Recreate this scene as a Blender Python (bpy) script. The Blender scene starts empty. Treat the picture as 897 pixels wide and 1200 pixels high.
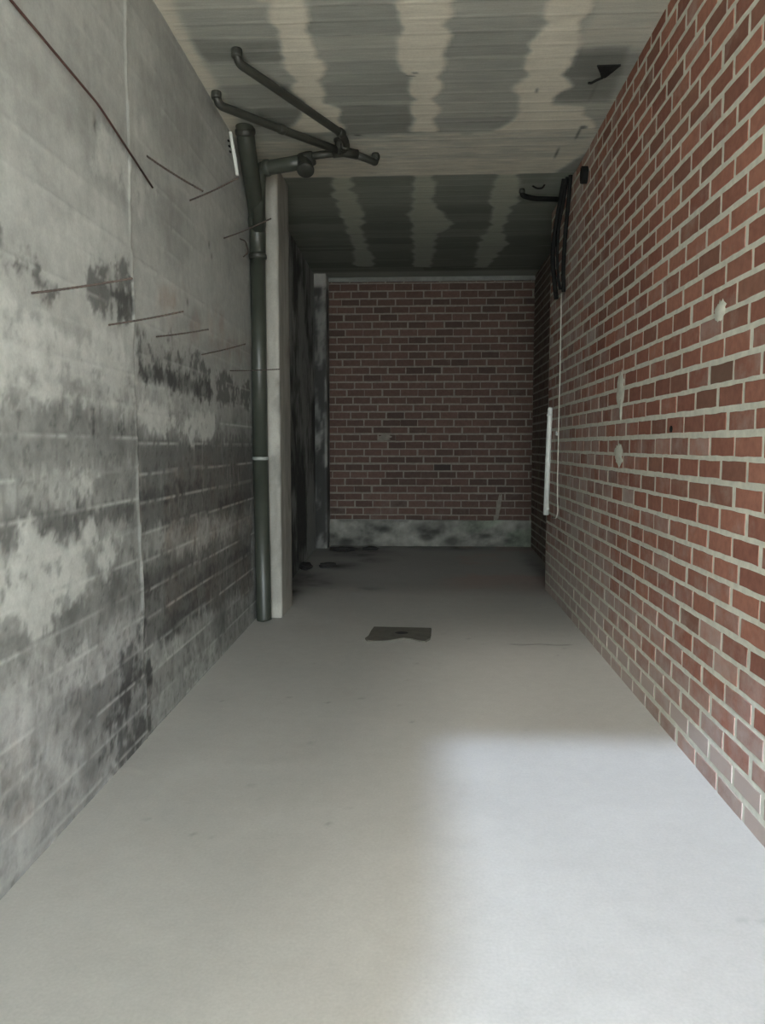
import bpy, bmesh, math, random
import numpy as np
from mathutils import Vector, Matrix

random.seed(7)
PI = math.pi
SC = bpy.context.scene
COL = SC.collection

# ---------------------------------------------------------------- room sizes (metres)
H = 3.818            # ceiling height
XR = 1.286           # brick wall on the right
YF = -1.2            # front opening of the garage (behind the camera)
YB = 10.9            # brick wall at the far end
XN = 1.53            # brick wall of the recess, far right
YE = 8.04            # far end of the right wall
def XL(y): return -1.395 - 0.0115 * (y - 2.5)   # concrete wall on the left runs slightly askew
def ramp(y): return 0.075 * max(0.0, min(1.0, (y - 8.4) / 2.5))

# ---------------------------------------------------------------- small helpers
def tag(o, label=None, cat=None, group=None, kind=None):
    if label: o['label'] = label
    if cat: o['category'] = cat
    if group: o['group'] = group
    if kind: o['kind'] = kind
    return o

def empty(name, loc, label, cat, group=None):
    o = bpy.data.objects.new(name, None)
    o.empty_display_size = 0.1
    COL.objects.link(o)
    o.location = loc
    return tag(o, label, cat, group)

def link_bm(name, bm, mat, parent=None, smooth=True):
    bmesh.ops.recalc_face_normals(bm, faces=bm.faces)
    me = bpy.data.meshes.new(name)
    bm.to_mesh(me); bm.free()
    if smooth:
        me.polygons.foreach_set('use_smooth', [True] * len(me.polygons))
    o = bpy.data.objects.new(name, me)
    COL.objects.link(o)
    if mat: me.materials.append(mat)
    if parent:
        o.parent = parent
        bpy.context.view_layer.update()
        o.matrix_parent_inverse = parent.matrix_world.inverted()
    return o

def fillet(pts, r, n=8):
    """round the corners of a polyline"""
    pts = [Vector(p) for p in pts]
    out = [pts[0]]
    for i in range(1, len(pts) - 1):
        a, b, c = pts[i - 1], pts[i], pts[i + 1]
        d1, d2 = (a - b), (c - b)
        k = min(r, d1.length * 0.48, d2.length * 0.48)
        p, q = b + d1.normalized() * k, b + d2.normalized() * k
        for j in range(n + 1):
            t = j / n
            out.append(p * (1 - t) ** 2 + b * 2 * t * (1 - t) + q * t * t)
    out.append(pts[-1])
    return out

def add_tube(bm, pts, r, seg=20, cap=True, radii=None):
    pts = [Vector(p) for p in pts]
    n = len(pts)
    T = []
    for i in range(n):
        a, b = pts[max(0, i - 1)], pts[min(n - 1, i + 1)]
        T.append((b - a).normalized())
    ref = Vector((0, 0, 1)) if abs(T[0].z) < 0.9 else Vector((1, 0, 0))
    N = (ref - T[0] * ref.dot(T[0])).normalized()
    rings = []
    for i in range(n):
        N = (N - T[i] * N.dot(T[i])).normalized()
        B = T[i].cross(N)
        rr = radii[i] if radii else r
        rings.append([bm.verts.new(pts[i] + (N * math.cos(2 * PI * k / seg) + B * math.sin(2 * PI * k / seg)) * rr) for k in range(seg)])
    for i in range(n - 1):
        for k in range(seg):
            bm.faces.new((rings[i][k], rings[i][(k + 1) % seg], rings[i + 1][(k + 1) % seg], rings[i + 1][k]))
    if cap:
        bm.faces.new(rings[0][::-1]); bm.faces.new(rings[-1])
    return rings

def tube(name, pts, r, mat, parent=None, seg=20, radii=None):
    bm = bmesh.new()
    add_tube(bm, pts, r, seg, True, radii)
    return link_bm(name, bm, mat, parent)

def ring_collar(name, p, d, r, h, mat, parent):
    """a socket lip: a short rounded band round a pipe at p, along d"""
    p, d = Vector(p), Vector(d).normalized()
    prof = [(-h / 2, r * 0.97), (-h / 2 + h * .12, r * 1.06), (-h * .2, r * 1.1), (h * .2, r * 1.1), (h / 2 - h * .12, r * 1.06), (h / 2, r * 0.97)]
    return tube(name, [p + d * a for a, _ in prof], r, mat, parent, 24, [b for _, b in prof])

# ---------------------------------------------------------------- numpy noise
def vnoise(x, y, seed):
    """smooth value noise in 0..1"""
    rs = np.random.RandomState(seed)
    tab = rs.rand(256, 256)
    xi, yi = np.floor(x).astype(int), np.floor(y).astype(int)
    fx, fy = x - xi, y - yi
    fx, fy = fx * fx * (3 - 2 * fx), fy * fy * (3 - 2 * fy)
    a, b = tab[xi % 256, yi % 256], tab[(xi + 1) % 256, yi % 256]
    c, d = tab[xi % 256, (yi + 1) % 256], tab[(xi + 1) % 256, (yi + 1) % 256]
    return (a * (1 - fx) + b * fx) * (1 - fy) + (c * (1 - fx) + d * fx) * fy

def fbm(x, y, seed, octs=5, gain=0.55):
    s, amp, tot = 0, 1.0, 0
    for o in range(octs):
        s = s + amp * vnoise(x * 2 ** o + 17.3 * o, y * 2 ** o + 9.1 * o, seed + o)
        tot += amp; amp *= gain
    return s / tot

def sstep(a, b, v):
    t = np.clip((v - a) / (b - a), 0, 1)
    return t * t * (3 - 2 * t)

def sdist(px, py, poly):
    """signed distance to a polygon, positive inside"""
    d = np.full(px.shape, 1e9)
    inside = np.zeros(px.shape, bool)
    n = len(poly)
    for i in range(n):
        ax, ay = poly[i]; bx, by = poly[(i + 1) % n]
        ex, ey = bx - ax, by - ay
        t = np.clip(((px - ax) * ex + (py - ay) * ey) / (ex * ex + ey * ey + 1e-12), 0, 1)
        d = np.minimum(d, np.hypot(px - ax - t * ex, py - ay - t * ey))
        if ey != 0:
            c = ((ay > py) != (by > py)) & (px < ex * (py - ay) / ey + ax)
            inside ^= c
    return np.where(inside, d, -d)

def sheet(name, P, colors, mat, back, extra=None):
    """a gridded surface P[i, j] of 3-D points with a slab thickness 'back' behind it and a colour per vertex (mineral tone of the concrete)"""
    n, m = P.shape[:2]
    verts = P.reshape(-1, 3)
    idx = np.arange(n * m).reshape(n, m)
    q = np.stack([idx[:-1, :-1], idx[1:, :-1], idx[1:, 1:], idx[:-1, 1:]], -1).reshape(-1, 4)
    bk = Vector(back)
    corners = [P[0, 0], P[-1, 0], P[-1, -1], P[0, -1]]
    bv = np.array([np.array(c) + np.array(bk) for c in corners])
    nv = n * m
    borders = [list(idx[:, 0]), list(idx[-1, :]), list(idx[::-1, -1]), list(idx[0, ::-1])]
    loops = [list(map(int, r)) for r in q]
    for k, b in enumerate(borders):
        loops.append([int(v) for v in b] + [nv + (k + 1) % 4, nv + k])
    loops.append([nv + 3, nv + 2, nv + 1, nv])
    me = bpy.data.meshes.new(name)
    allv = np.concatenate([verts, bv])
    me.vertices.add(len(allv)); me.vertices.foreach_set('co', allv.astype(np.float32).ravel())
    tot = [len(l) for l in loops]
    me.loops.add(sum(tot)); me.polygons.add(len(loops))
    me.loops.foreach_set('vertex_index', np.concatenate([np.array(l) for l in loops]).astype(np.int32))
    st = np.concatenate([[0], np.cumsum(tot)[:-1]]).astype(np.int32)
    me.polygons.foreach_set('loop_start', st)
    me.update(calc_edges=True); me.validate()
    sm = np.zeros(len(loops), bool); sm[:len(q)] = True
    me.polygons.foreach_set('use_smooth', sm)
    at = me.attributes.new('tone', 'FLOAT_COLOR', 'POINT')
    c = np.ones((len(allv), 4), np.float32)
    c[:nv, :3] = colors.reshape(-1, 3); c[nv:, :3] = 0.3
    at.data.foreach_set('color', c.ravel())
    o = bpy.data.objects.new(name, me)
    COL.objects.link(o)
    me.materials.append(mat)
    return o

# ---------------------------------------------------------------- materials
def new_mat(name):
    m = bpy.data.materials.new(name)
    m.use_nodes = True
    nt = m.node_tree
    b = nt.nodes['Principled BSDF']
    return m, nt, b

def node(nt, kind, **kw):
    n = nt.nodes.new(kind)
    for k, v in kw.items():
        if k in n.inputs.keys() if isinstance(k, str) else False:
            n.inputs[k].default_value = v
        else:
            setattr(n, k, v)
    return n

def noise_fac(nt, scale, detail=4, rough=0.6, stretch=None):
    tc = nt.nodes.new('ShaderNodeTexCoord')
    mp = nt.nodes.new('ShaderNodeMapping')
    if stretch: mp.inputs['Scale'].default_value = stretch
    nt.links.new(tc.outputs['Object'], mp.inputs['Vector'])
    n = nt.nodes.new('ShaderNodeTexNoise')
    n.inputs['Scale'].default_value = scale
    n.inputs['Detail'].default_value = detail
    n.inputs['Roughness'].default_value = rough
    nt.links.new(mp.outputs['Vector'], n.inputs['Vector'])
    return n.outputs['Fac']

def maprange(nt, fac, a, b, lo, hi):
    n = nt.nodes.new('ShaderNodeMapRange')
    n.inputs[1].default_value, n.inputs[2].default_value = a, b
    n.inputs[3].default_value, n.inputs[4].default_value = lo, hi
    nt.links.new(fac, n.inputs[0])
    return n.outputs[0]

def scale_col(nt, col, fac):
    n = nt.nodes.new('ShaderNodeVectorMath'); n.operation = 'SCALE'
    nt.links.new(col, n.inputs[0]); nt.links.new(fac, n.inputs['Scale'])
    return n.outputs[0]

def mix_col(nt, fac, a, b):
    n = nt.nodes.new('ShaderNodeMix'); n.data_type = 'RGBA'
    def put(sock, v):
        if hasattr(v, 'links') or hasattr(v, 'is_output'): nt.links.new(v, sock)
        else: sock.default_value = v if not isinstance(v, tuple) or len(v) == 4 else (*v, 1)
    put(n.inputs[0], fac); put(n.inputs[6], a); put(n.inputs[7], b)
    return n.outputs[2]

def bump(nt, b, fac, strength, dist):
    n = nt.nodes.new('ShaderNodeBump')
    n.inputs['Strength'].default_value = strength
    n.inputs['Distance'].default_value = dist
    nt.links.new(fac, n.inputs['Height'])
    nt.links.new(n.outputs['Normal'], b.inputs['Normal'])

def concrete_mat(name, stretch=(1, 1, 1), rough=0.9, bump_s=0.35, grain=0.13):
    """cast concrete: the sheet's own mineral tone, with fine grain over it"""
    m, nt, b = new_mat(name)
    at = nt.nodes.new('ShaderNodeAttribute'); at.attribute_name = 'tone'
    f1 = noise_fac(nt, 14, 6, 0.65, stretch)
    f2 = noise_fac(nt, 90, 3, 0.6)
    c = scale_col(nt, at.outputs['Color'], maprange(nt, f1, 0.25, 0.75, 1 - grain, 1 + grain))
    c = scale_col(nt, c, maprange(nt, f2, 0.25, 0.75, 0.93, 1.07))
    nt.links.new(c, b.inputs['Base Color'])
    b.inputs['Roughness'].default_value = rough
    bump(nt, b, f1, bump_s, 0.006)
    return m

def plain_mat(name, c1, c2, scale=12, rough=0.6, metal=0.0, stretch=None, bump_s=0.15, spec=0.5):
    m, nt, b = new_mat(name)
    f = noise_fac(nt, scale, 5, 0.6, stretch)
    c = mix_col(nt, maprange(nt, f, 0.35, 0.65, 0, 1), (*c1, 1), (*c2, 1))
    nt.links.new(c, b.inputs['Base Color'])
    b.inputs['Roughness'].default_value = rough
    b.inputs['Metallic'].default_value = metal
    b.inputs['Specular IOR Level'].default_value = spec
    bump(nt, b, f, bump_s, 0.004)
    return m

def brick_mat(name, a, bcol, cdark, bloom):
    """fired clay: each brick has its own tone, with a lime bloom over some"""
    m, nt, b = new_mat(name)
    at = nt.nodes.new('ShaderNodeAttribute'); at.attribute_name = 'tone'
    sp = nt.nodes.new('ShaderNodeSeparateColor')
    nt.links.new(at.outputs['Color'], sp.inputs[0])
    c = mix_col(nt, sp.outputs[0], (*a, 1), (*bcol, 1))
    f1 = noise_fac(nt, 25, 5, 0.6)
    c = scale_col(nt, c, maprange(nt, f1, 0.25, 0.75, 0.82, 1.18))
    c = mix_col(nt, sp.outputs[1], c, (*cdark, 1))
    f2 = noise_fac(nt, 5.5, 6, 0.7)
    g = nt.nodes.new('ShaderNodeMath'); g.operation = 'ADD'
    nt.links.new(f2, g.inputs[0]); nt.links.new(sp.outputs[2], g.inputs[1])
    c = mix_col(nt, maprange(nt, g.outputs[0], 0.5, 1.05, 0, 0.8), c, (*bloom, 1))
    nt.links.new(c, b.inputs['Base Color'])
    b.inputs['Roughness'].default_value = 0.9
    b.inputs['Specular IOR Level'].default_value = 0.25
    bump(nt, b, f1, 0.4, 0.004)
    return m

LEFT_DARK = [
 [(2.43,2.19),(2.67,2.18),(2.88,2.13),(3.02,2.07),(2.78,2.05),(2.42,2.08)],
 [(3.24,2.25),(3.47,2.33),(3.74,2.29),(3.72,2.09),(3.55,2.09),(3.23,2.13)],
 [(3.80,2.04),(4.38,2.07),(5.17,2.02),(5.15,1.79),(4.44,1.80),(3.79,1.85)],
 [(5.26,1.98),(6.38,1.97),(6.37,1.80),(5.31,1.84)],
 [(2.34,1.68),(2.85,1.67),(3.62,1.66),(3.74,1.57),(3.73,1.40),(2.32,1.40)],
 [(2.31,1.27),(3.12,1.26),(3.71,1.25),(3.70,1.14),(3.02,1.13),(2.30,1.16)],
 [(3.80,1.54),(6.45,1.57),(6.41,0.94),(3.77,1.06)],
 [(3.75,0.93),(4.63,0.88),(6.40,0.79),(6.36,0.29),(4.88,0.40),(3.79,0.42)],
 [(2.65,0.85),(3.17,0.89),(3.71,0.96),(3.73,0.74),(3.16,0.69),(2.70,0.66)],
 [(2.28,0.88),(2.65,0.85),(2.67,0.75),(2.27,0.76)],
 [(3.43,0.52),(3.78,0.60),(3.90,0.06),(3.50,0.04),(3.15,0.09),(3.21,0.20)],
 [(2.69,0.53),(3.43,0.48),(3.40,0.20),(2.74,0.32)],
 [(2.39,0.42),(2.62,0.36),(2.62,0.26),(2.38,0.30)],
 [(3.19,1.69),(3.28,1.69),(3.24,1.51),(3.18,1.51)],
 [(3.47,1.67),(3.58,1.68),(3.59,1.55),(3.49,1.55)],
 [(2.86,1.86),(3.64,1.87),(3.72,1.78),(2.85,1.76)],
]
LEFT_PALE = [
 [(3.81,1.71),(4.27,1.72),(5.23,1.69),(5.18,1.56),(4.34,1.56),(3.79,1.59)],
 [(2.35,1.18),(2.81,1.16),(3.20,1.04),(3.13,0.90),(2.65,0.87),(2.32,0.90)],
 [(3.07,1.15),(3.19,1.17),(3.26,1.06),(3.36,1.14),(3.47,1.07),(3.34,0.94),(3.14,1.02)],
 [(2.39,1.74),(3.07,1.72),(3.65,1.72),(3.71,1.67),(3.07,1.67),(2.39,1.68)],
 [(3.07,1.37),(3.26,1.37),(3.19,1.31),(3.10,1.32)],
 [(2.66,0.81),(2.81,0.79),(2.77,0.69),(2.65,0.71)],
 [(2.31,0.75),(2.97,0.40),(3.01,-0.05),(2.26,0.10)],
 [(2.42,2.04),(2.87,1.95),(3.65,1.99),(3.63,1.75),(2.39,1.75)],
 [(3.42,2.88),(4.08,2.84),(3.93,2.67),(3.31,2.70)],
]
LEFT_BROWN = [
 [(2.39,0.43),(2.62,0.36),(2.62,0.26),(2.38,0.30)],
 [(4.17,1.37),(6.45,1.51),(6.36,0.29),(4.11,0.57)],
 [(4.10,2.28),(4.68,2.40),(4.68,2.29),(4.09,2.20)],
 [(4.55,2.25),(5.52,2.40),(5.52,2.31),(4.55,2.17)],
 [(5.12,2.22),(6.48,2.41),(6.47,2.26),(5.11,2.10)],
]
CEILING_PATCHES = [
('rib', [(-0.81,4.12),(-0.84,4.41),(-0.82,4.63),(-0.85,4.82),(-0.85,5.07),(-0.84,5.19),(-0.86,5.53),(-0.97,5.89),(-0.62,5.90),(-0.59,5.51),(-0.66,5.42),(-0.67,5.12),(-0.62,4.87),(-0.64,4.65),(-0.63,4.39),(-0.63,4.13)]),
('rib', [(-0.15,4.16),(-0.14,4.45),(-0.15,4.70),(-0.19,4.82),(-0.12,4.97),(-0.09,5.23),(-0.09,5.58),(-0.08,5.93),(0.09,5.94),(0.09,5.32),(0.11,5.08),(0.13,4.78),(0.13,4.38),(0.18,4.17)]),
('rib', [(0.63,4.20),(0.66,4.52),(0.62,4.71),(0.64,5.06),(0.59,5.26),(0.66,5.58),(0.62,5.82),(0.51,5.96),(1.28,6.00),(1.09,5.60),(0.87,5.54),(0.92,5.38),(0.94,5.24),(0.87,5.04),(0.90,4.79),(0.86,4.60),(0.86,4.41),(0.90,4.21)]),
('rib', [(-0.80,6.82),(-0.84,7.15),(-0.82,7.87),(-0.84,9.38),(-0.90,10.22),(-0.64,10.24),(-0.63,9.65),(-0.67,8.62),(-0.61,7.88),(-0.65,7.24),(-0.61,6.83)]),
('rib', [(-0.09,6.73),(-0.08,7.27),(-0.15,8.10),(-0.12,9.00),(-0.13,10.26),(0.08,10.28),(0.16,8.77),(0.31,8.33),(0.11,7.72),(0.08,6.74)]),
('rib', [(0.62,6.77),(0.63,7.57),(0.70,8.35),(0.63,9.45),(0.67,10.31),(0.82,10.32),(0.96,9.21),(0.86,8.47),(0.88,7.58),(0.82,6.78)]),
('dk', [(-0.59,5.46),(-0.09,5.49),(-0.08,6.01),(-0.65,6.05)]),
('dk', [(-1.33,4.57),(-0.81,4.60),(-0.85,4.84),(-1.38,4.82)]),
('dk', [(0.83,4.79),(1.20,4.77),(1.26,5.52),(0.86,5.50)]),
('dk2', [(0.06,4.36),(0.66,4.43),(0.67,5.89),(0.09,5.86)]),
('dk', [(-1.17,5.48),(-0.81,5.50),(-0.88,5.74),(-1.23,5.79)]),
('dk3', [(1.06,7.00),(1.34,6.25),(1.53,7.49),(1.18,7.73)]),
]
SKY, SUN, LOWSUN, HISUN, SUN_EL, EXPO = 13.0, 5.2, 2.0, 36.0, 32.4, -0.22

# tones (linear reflectance)
MAT_CONC_WALL = concrete_mat('cast_concrete_wall', (1, 1, 1))
MAT_CONC_CEIL = concrete_mat('board_marked_ceiling', (0.35, 4, 1), bump_s=0.3, grain=0.1)
MAT_CONC_FLOOR = concrete_mat('trowelled_floor', (1, 1, 1), rough=0.62, bump_s=0.08, grain=0.05)
MAT_CONC_ROUGH = concrete_mat('rough_concrete', (1, 1, 0.35), bump_s=0.5, grain=0.15)
MAT_MORTAR = plain_mat('lime_mortar', (0.64, 0.635, 0.545), (0.52, 0.52, 0.445), 22, 0.95, bump_s=0.5, spec=0.2)
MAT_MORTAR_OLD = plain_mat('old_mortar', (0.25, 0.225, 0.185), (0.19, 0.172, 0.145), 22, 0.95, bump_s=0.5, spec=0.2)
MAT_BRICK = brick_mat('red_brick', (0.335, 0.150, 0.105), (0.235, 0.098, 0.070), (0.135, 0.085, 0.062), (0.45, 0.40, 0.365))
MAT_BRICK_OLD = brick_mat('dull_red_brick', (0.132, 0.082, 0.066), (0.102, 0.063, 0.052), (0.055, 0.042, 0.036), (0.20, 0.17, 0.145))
MAT_PVC = plain_mat('dark_grey_pvc', (0.050, 0.056, 0.044), (0.036, 0.041, 0.032), 6, 0.42, bump_s=0.02)
MAT_PVC_DARK = plain_mat('grimy_pvc', (0.040, 0.042, 0.034), (0.026, 0.027, 0.022), 9, 0.5, bump_s=0.03)
MAT_RING = plain_mat('worn_joint_ring', (0.33, 0.35, 0.33), (0.2, 0.22, 0.2), 30, 0.45)
MAT_RUST = plain_mat('rusted_steel', (0.060, 0.043, 0.034), (0.036, 0.027, 0.022), 60, 0.85, metal=0.15, bump_s=0.5)
MAT_REDWIRE = plain_mat('rust_red_wire', (0.075, 0.034, 0.027), (0.045, 0.022, 0.018), 30, 0.8)
MAT_RUBBER = plain_mat('black_rubber', (0.006, 0.006, 0.006), (0.010, 0.010, 0.009), 20, 0.8, spec=0.2)
MAT_WHITE = plain_mat('white_plastic', (0.72, 0.74, 0.70), (0.60, 0.62, 0.58), 18, 0.45, bump_s=0.05)
MAT_CORD = plain_mat('pale_cord', (0.55, 0.53, 0.46), (0.42, 0.40, 0.35), 40, 0.8)
MAT_PATCH = plain_mat('damp_mortar_patch', (0.135, 0.128, 0.105), (0.10, 0.096, 0.078), 12, 0.8, bump_s=0.5)
MAT_SOIL = plain_mat('black_soil', (0.035, 0.032, 0.030), (0.018, 0.017, 0.016), 30, 0.95, bump_s=0.8)
MAT_OUT = plain_mat('outside_paving', (0.58, 0.57, 0.53), (0.50, 0.49, 0.46), 3, 0.9)
MAT_RENDER = plain_mat('outside_render', (0.5, 0.49, 0.46), (0.44, 0.43, 0.41), 3, 0.9)

# ================================================================ LEFT WALL
def axis(parts):
    a = [np.linspace(s, e, n, endpoint=False) for s, e, n in parts]
    return np.concatenate(a + [np.array([parts[-1][1]])])

ys = axis([(YF, 2.2, 60), (2.2, 6.7, 340), (6.7, YB + 0.15, 130)])
zs = axis([(0.0, 2.5, 192), (2.5, H, 80)])
Y, Z = np.meshgrid(ys, zs, indexing='ij')
XW = -1.395 - 0.0115 * (Y - 2.5)

rag = fbm(Y * 6, Z * 6, 11, 5, 0.62) - 0.5            # ragged outlines of stains
fine = fbm(Y * 22, Z * 22, 23, 4, 0.65) - 0.5
drip = fbm(Y * 26, Z * 3.2, 31, 4, 0.6) - 0.5          # vertical runs
big = fbm(Y * 0.9, Z * 0.9, 41, 4, 0.5)
board_h = 0.150
seam_y = 3.735 + 0.03 * sstep(1.4, 0.0, Z) + 0.006 * np.sin(Z * 9)
right = (Y > seam_y)
zz = Z + np.where(right, 0.03, 0.0) + 0.012 * (vnoise(Y * 1.3, Z * 0 + 3, 5) - 0.5)
bi = np.floor((zz - 1.388) / board_h).astype(int)
bf = (zz - 1.388) / board_h - bi
rs = np.random.RandomState(3)
btone = rs.rand(80, 2)[np.clip(bi + 30, 0, 79), right.astype(int)]
line = np.exp(-((np.minimum(bf, 1 - bf) * board_h) / 0.006) ** 2) * sstep(0.25, 0.50, fbm(Y * 2.4 + bi * 7.7, Z * 0 + bi, 61, 3))

def pol_mask(polys, soft, wob, extra=0):
    m = np.zeros(Y.shape)
    for p in polys:
        m = np.maximum(m, sstep(-soft, soft, sdist(Y, Z, p) + wob + extra))
    return m

GREY = [LEFT_DARK[k] for k in (4, 5, 8, 9, 11)]
BROWNGREY = [LEFT_DARK[k] for k in (6, 7)]
BLACK = [LEFT_DARK[k] for k in (0, 1, 2, 3, 10, 12, 13, 14, 15)]
black_m = pol_mask(BLACK, 0.035, rag * 0.26 + fine * 0.14 + drip * 0.06)
grey_m = pol_mask(GREY, 0.025, rag * 0.14 + drip * 0.22 + fine * 0.05)
bg_m = pol_mask(BROWNGREY, 0.030, rag * 0.16 + drip * 0.18 + fine * 0.06)
dark_m = np.maximum(black_m, np.maximum(grey_m, bg_m))
pale_m = pol_mask(LEFT_PALE, 0.035, rag * 0.26 + fine * 0.12 + drip * 0.06)
brown_m = pol_mask(LEFT_BROWN, 0.10, rag * 0.25 + fine * 0.1)
low = sstep(1.95, 1.55, Z + rag * 0.35)                # weathered lower part
crust = fbm(Y * 11, Z * 8, 131, 6, 0.66) - 0.5
cloud = fbm(Y * 3.0, Z * 3.4, 141, 6, 0.6) - 0.5
run = sstep(0.10, 0.24, drip + 0.3 * cloud) * low      # pale runs

alb = 0.40 + 0.10 * (big - 0.5) + 0.06 * (btone - 0.5) + 0.06 * drip + 0.10 * cloud
wash = sstep(0.42, 0.62, fbm(Y * 1.1, Z * 2.2 - Y * 0.3, 77, 5, 0.55))
alb = alb * (1 - 0.20 * wash * sstep(1.7, 2.2, Z))
alb = alb + 0.06 * sstep(2.1, 2.4, Z) * sstep(2.95, 2.6, Z + 0.5 * rag) * sstep(3.9, 3.2, Y + rag)
alb = alb * (1 - low * (0.14 + 0.34 * btone))
alb = alb * (1 - 0.10 * right * sstep(2.6, 1.6, Z))
alb = alb * (1 + (1.1 * cloud + 0.85 * crust) * low + 0.14 * crust)
alb = alb * (1 - 0.30 * grey_m * (1 + 0.8 * crust))
alb = alb * (1 - 0.44 * bg_m * np.clip(1 + 1.6 * crust + 1.2 * cloud - 0.5 * run, 0, 1.3))
SOLID = [[(3.80, 1.90), (4.4, 1.935), (5.15, 1.92), (5.15, 1.79), (4.44, 1.80), (3.79, 1.84)], [(3.47, 2.20), (3.72, 2.21), (3.72, 2.10), (3.55, 2.10)]]
solid_m = pol_mask(SOLID, 0.02, rag * 0.08 + fine * 0.06 + drip * 0.05)
alb = alb * (1 - 0.50 * solid_m * np.clip(1 + 0.8 * crust, 0, 1.2))
BOARDS = [[(3.80, .735), (4.65, .735), (4.65, .835), (3.80, .835)], [(4.45, .585), (6.35, .585), (6.35, .685), (4.45, .685)], [(3.95, .435), (5.0, .435), (5.0, .53), (3.95, .53)],
          [(3.80, 1.19), (4.9, 1.19), (4.9, 1.28), (3.80, 1.28)], [(5.3, 1.04), (6.4, 1.04), (6.4, 1.13), (5.3, 1.13)], [(2.2, 1.10), (3.70, 1.16), (3.70, 1.245), (2.2, 1.245)], [(3.3, .29), (3.85, .29), (3.85, .38), (3.3, .38)]]
board_m = pol_mask(BOARDS, 0.02, rag * 0.08 + fine * 0.08 + drip * 0.08)
alb = alb * (1 - 0.36 * board_m * np.clip(1 + 1.4 * crust, 0, 1.3))
dk = black_m * (0.20 + 0.80 * sstep(-0.16, 0.14, fine * 0.9 + rag * 0.7 + 0.4 * drip + 0.6 * crust + 0.02))
alb = alb * (1 - 0.66 * dk)
spk = sstep(0.12, 0.20, fbm(Y * 30, Z * 26, 151, 3, 0.6) - 0.5 + 0.3 * cloud + 0.2 * crust) * low
alb = alb * (1 - 0.30 * spk)
pl = pale_m * sstep(-0.24, 0.0, fine + 0.5 * rag + 0.4 * crust + 0.05)
pk = np.where(Z < 0.8, 0.35, 0.9)
alb = alb * (1 - pl * pk) + (0.47 + 0.16 * crust) * pl * pk
ridge = np.exp(-((Y - seam_y) / 0.010) ** 2) * sstep(0.25, 0.6, fbm(Z * 4, Y * 0 + 2, 91, 3))
lnz = line * sstep(0.25, 0.50, fbm(Y * 14, Z * 14, 161, 3)) * (0.45 + 0.4 * low)
alb = alb + (0.52 - alb) * 0.75 * np.maximum(lnz, ridge * 0.7)
# beyond the pillar the wall is black with mould
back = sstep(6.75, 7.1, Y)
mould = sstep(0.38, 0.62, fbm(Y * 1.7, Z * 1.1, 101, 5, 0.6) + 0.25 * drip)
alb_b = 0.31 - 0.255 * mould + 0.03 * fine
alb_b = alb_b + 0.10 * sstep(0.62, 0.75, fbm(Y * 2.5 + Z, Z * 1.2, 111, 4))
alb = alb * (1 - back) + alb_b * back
tie = np.exp(-(((Y - 3.353) / 0.018) ** 2 + ((Z - 2.866) / 0.022) ** 2))
alb = alb * (1 - 0.75 * tie)
for (hy, hz) in ((5.18, 2.83), (5.24, 2.77), (4.66, 2.36), (3.42, 2.28)):
    alb = alb * (1 - 0.6 * np.exp(-(((Y - hy) / 0.02) ** 2 + ((Z - hz) / 0.02) ** 2)))
alb = np.clip(alb, 0.025, 0.62)
colr = np.stack([alb * 0.965, alb * 1.0, alb * 0.935], -1)
bm_ = (brown_m * (0.4 + 0.6 * sstep(-0.1, 0.2, rag)) * (1 - back))[..., None]
colr = colr * (1 - bm_ * np.array([0.10, 0.20, 0.25]))
lav = (sstep(0.9, 0.5, Z) * sstep(4.2, 3.4, Y) * 0.35)[..., None]      # greyish violet tint near the floor
colr = colr * (1 + lav * np.array([0.02, -0.03, 0.07]))
joint = np.exp(-(((np.minimum(bf, 1 - bf) * board_h) - 0.012) / 0.006) ** 2) * (bf < .5)
relief = 0.010 * ridge + 0.003 * line - 0.004 * right + 0.006 * rag + 0.003 * fine * low - 0.01 * tie
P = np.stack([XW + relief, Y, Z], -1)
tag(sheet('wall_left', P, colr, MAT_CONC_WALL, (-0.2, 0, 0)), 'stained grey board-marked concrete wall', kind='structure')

# ================================================================ CEILING
xs = axis([(-1.75, 1.8, 190)])
yc = axis([(YF - 0.2, 3.9, 40), (3.9, 7.6, 290), (7.6, YB + 0.15, 130)])
X, Yc = np.meshgrid(xs, yc, indexing='ij')
rag = fbm(X * 5, Yc * 5, 211, 4, 0.6) - 0.5
fine = fbm(X * 6, Yc * 40, 221, 4, 0.6) - 0.5
row = np.floor(Yc / 0.152).astype(int)
rt = np.random.RandomState(5).rand(200)[row + 20]
rf = Yc / 0.152 - row
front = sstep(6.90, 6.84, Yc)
colid = np.digitize(X, [-.72, 0.0, .77])
brow = np.floor((Yc + 0.03 * rag) / 0.285).astype(int)
bt = np.random.RandomState(15).rand(60, 4)[np.clip(brow, 0, 59), colid]
beam = sstep(5.92, 6.02, Yc + 0.05 * rag) * sstep(6.87, 6.84, Yc + 0.02 * rag)
rib = np.zeros(X.shape)
scal = 0.05 * np.abs(np.sin(Yc * PI / 0.30))           # scalloped edges where blocks meet
for kind, p in CEILING_PATCHES:
    if kind == 'rib':
        rib = np.maximum(rib, sstep(-0.025, 0.025, sdist(X, Yc, p) + 0.10 * rag + scal * 0.6 - 0.02))
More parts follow.
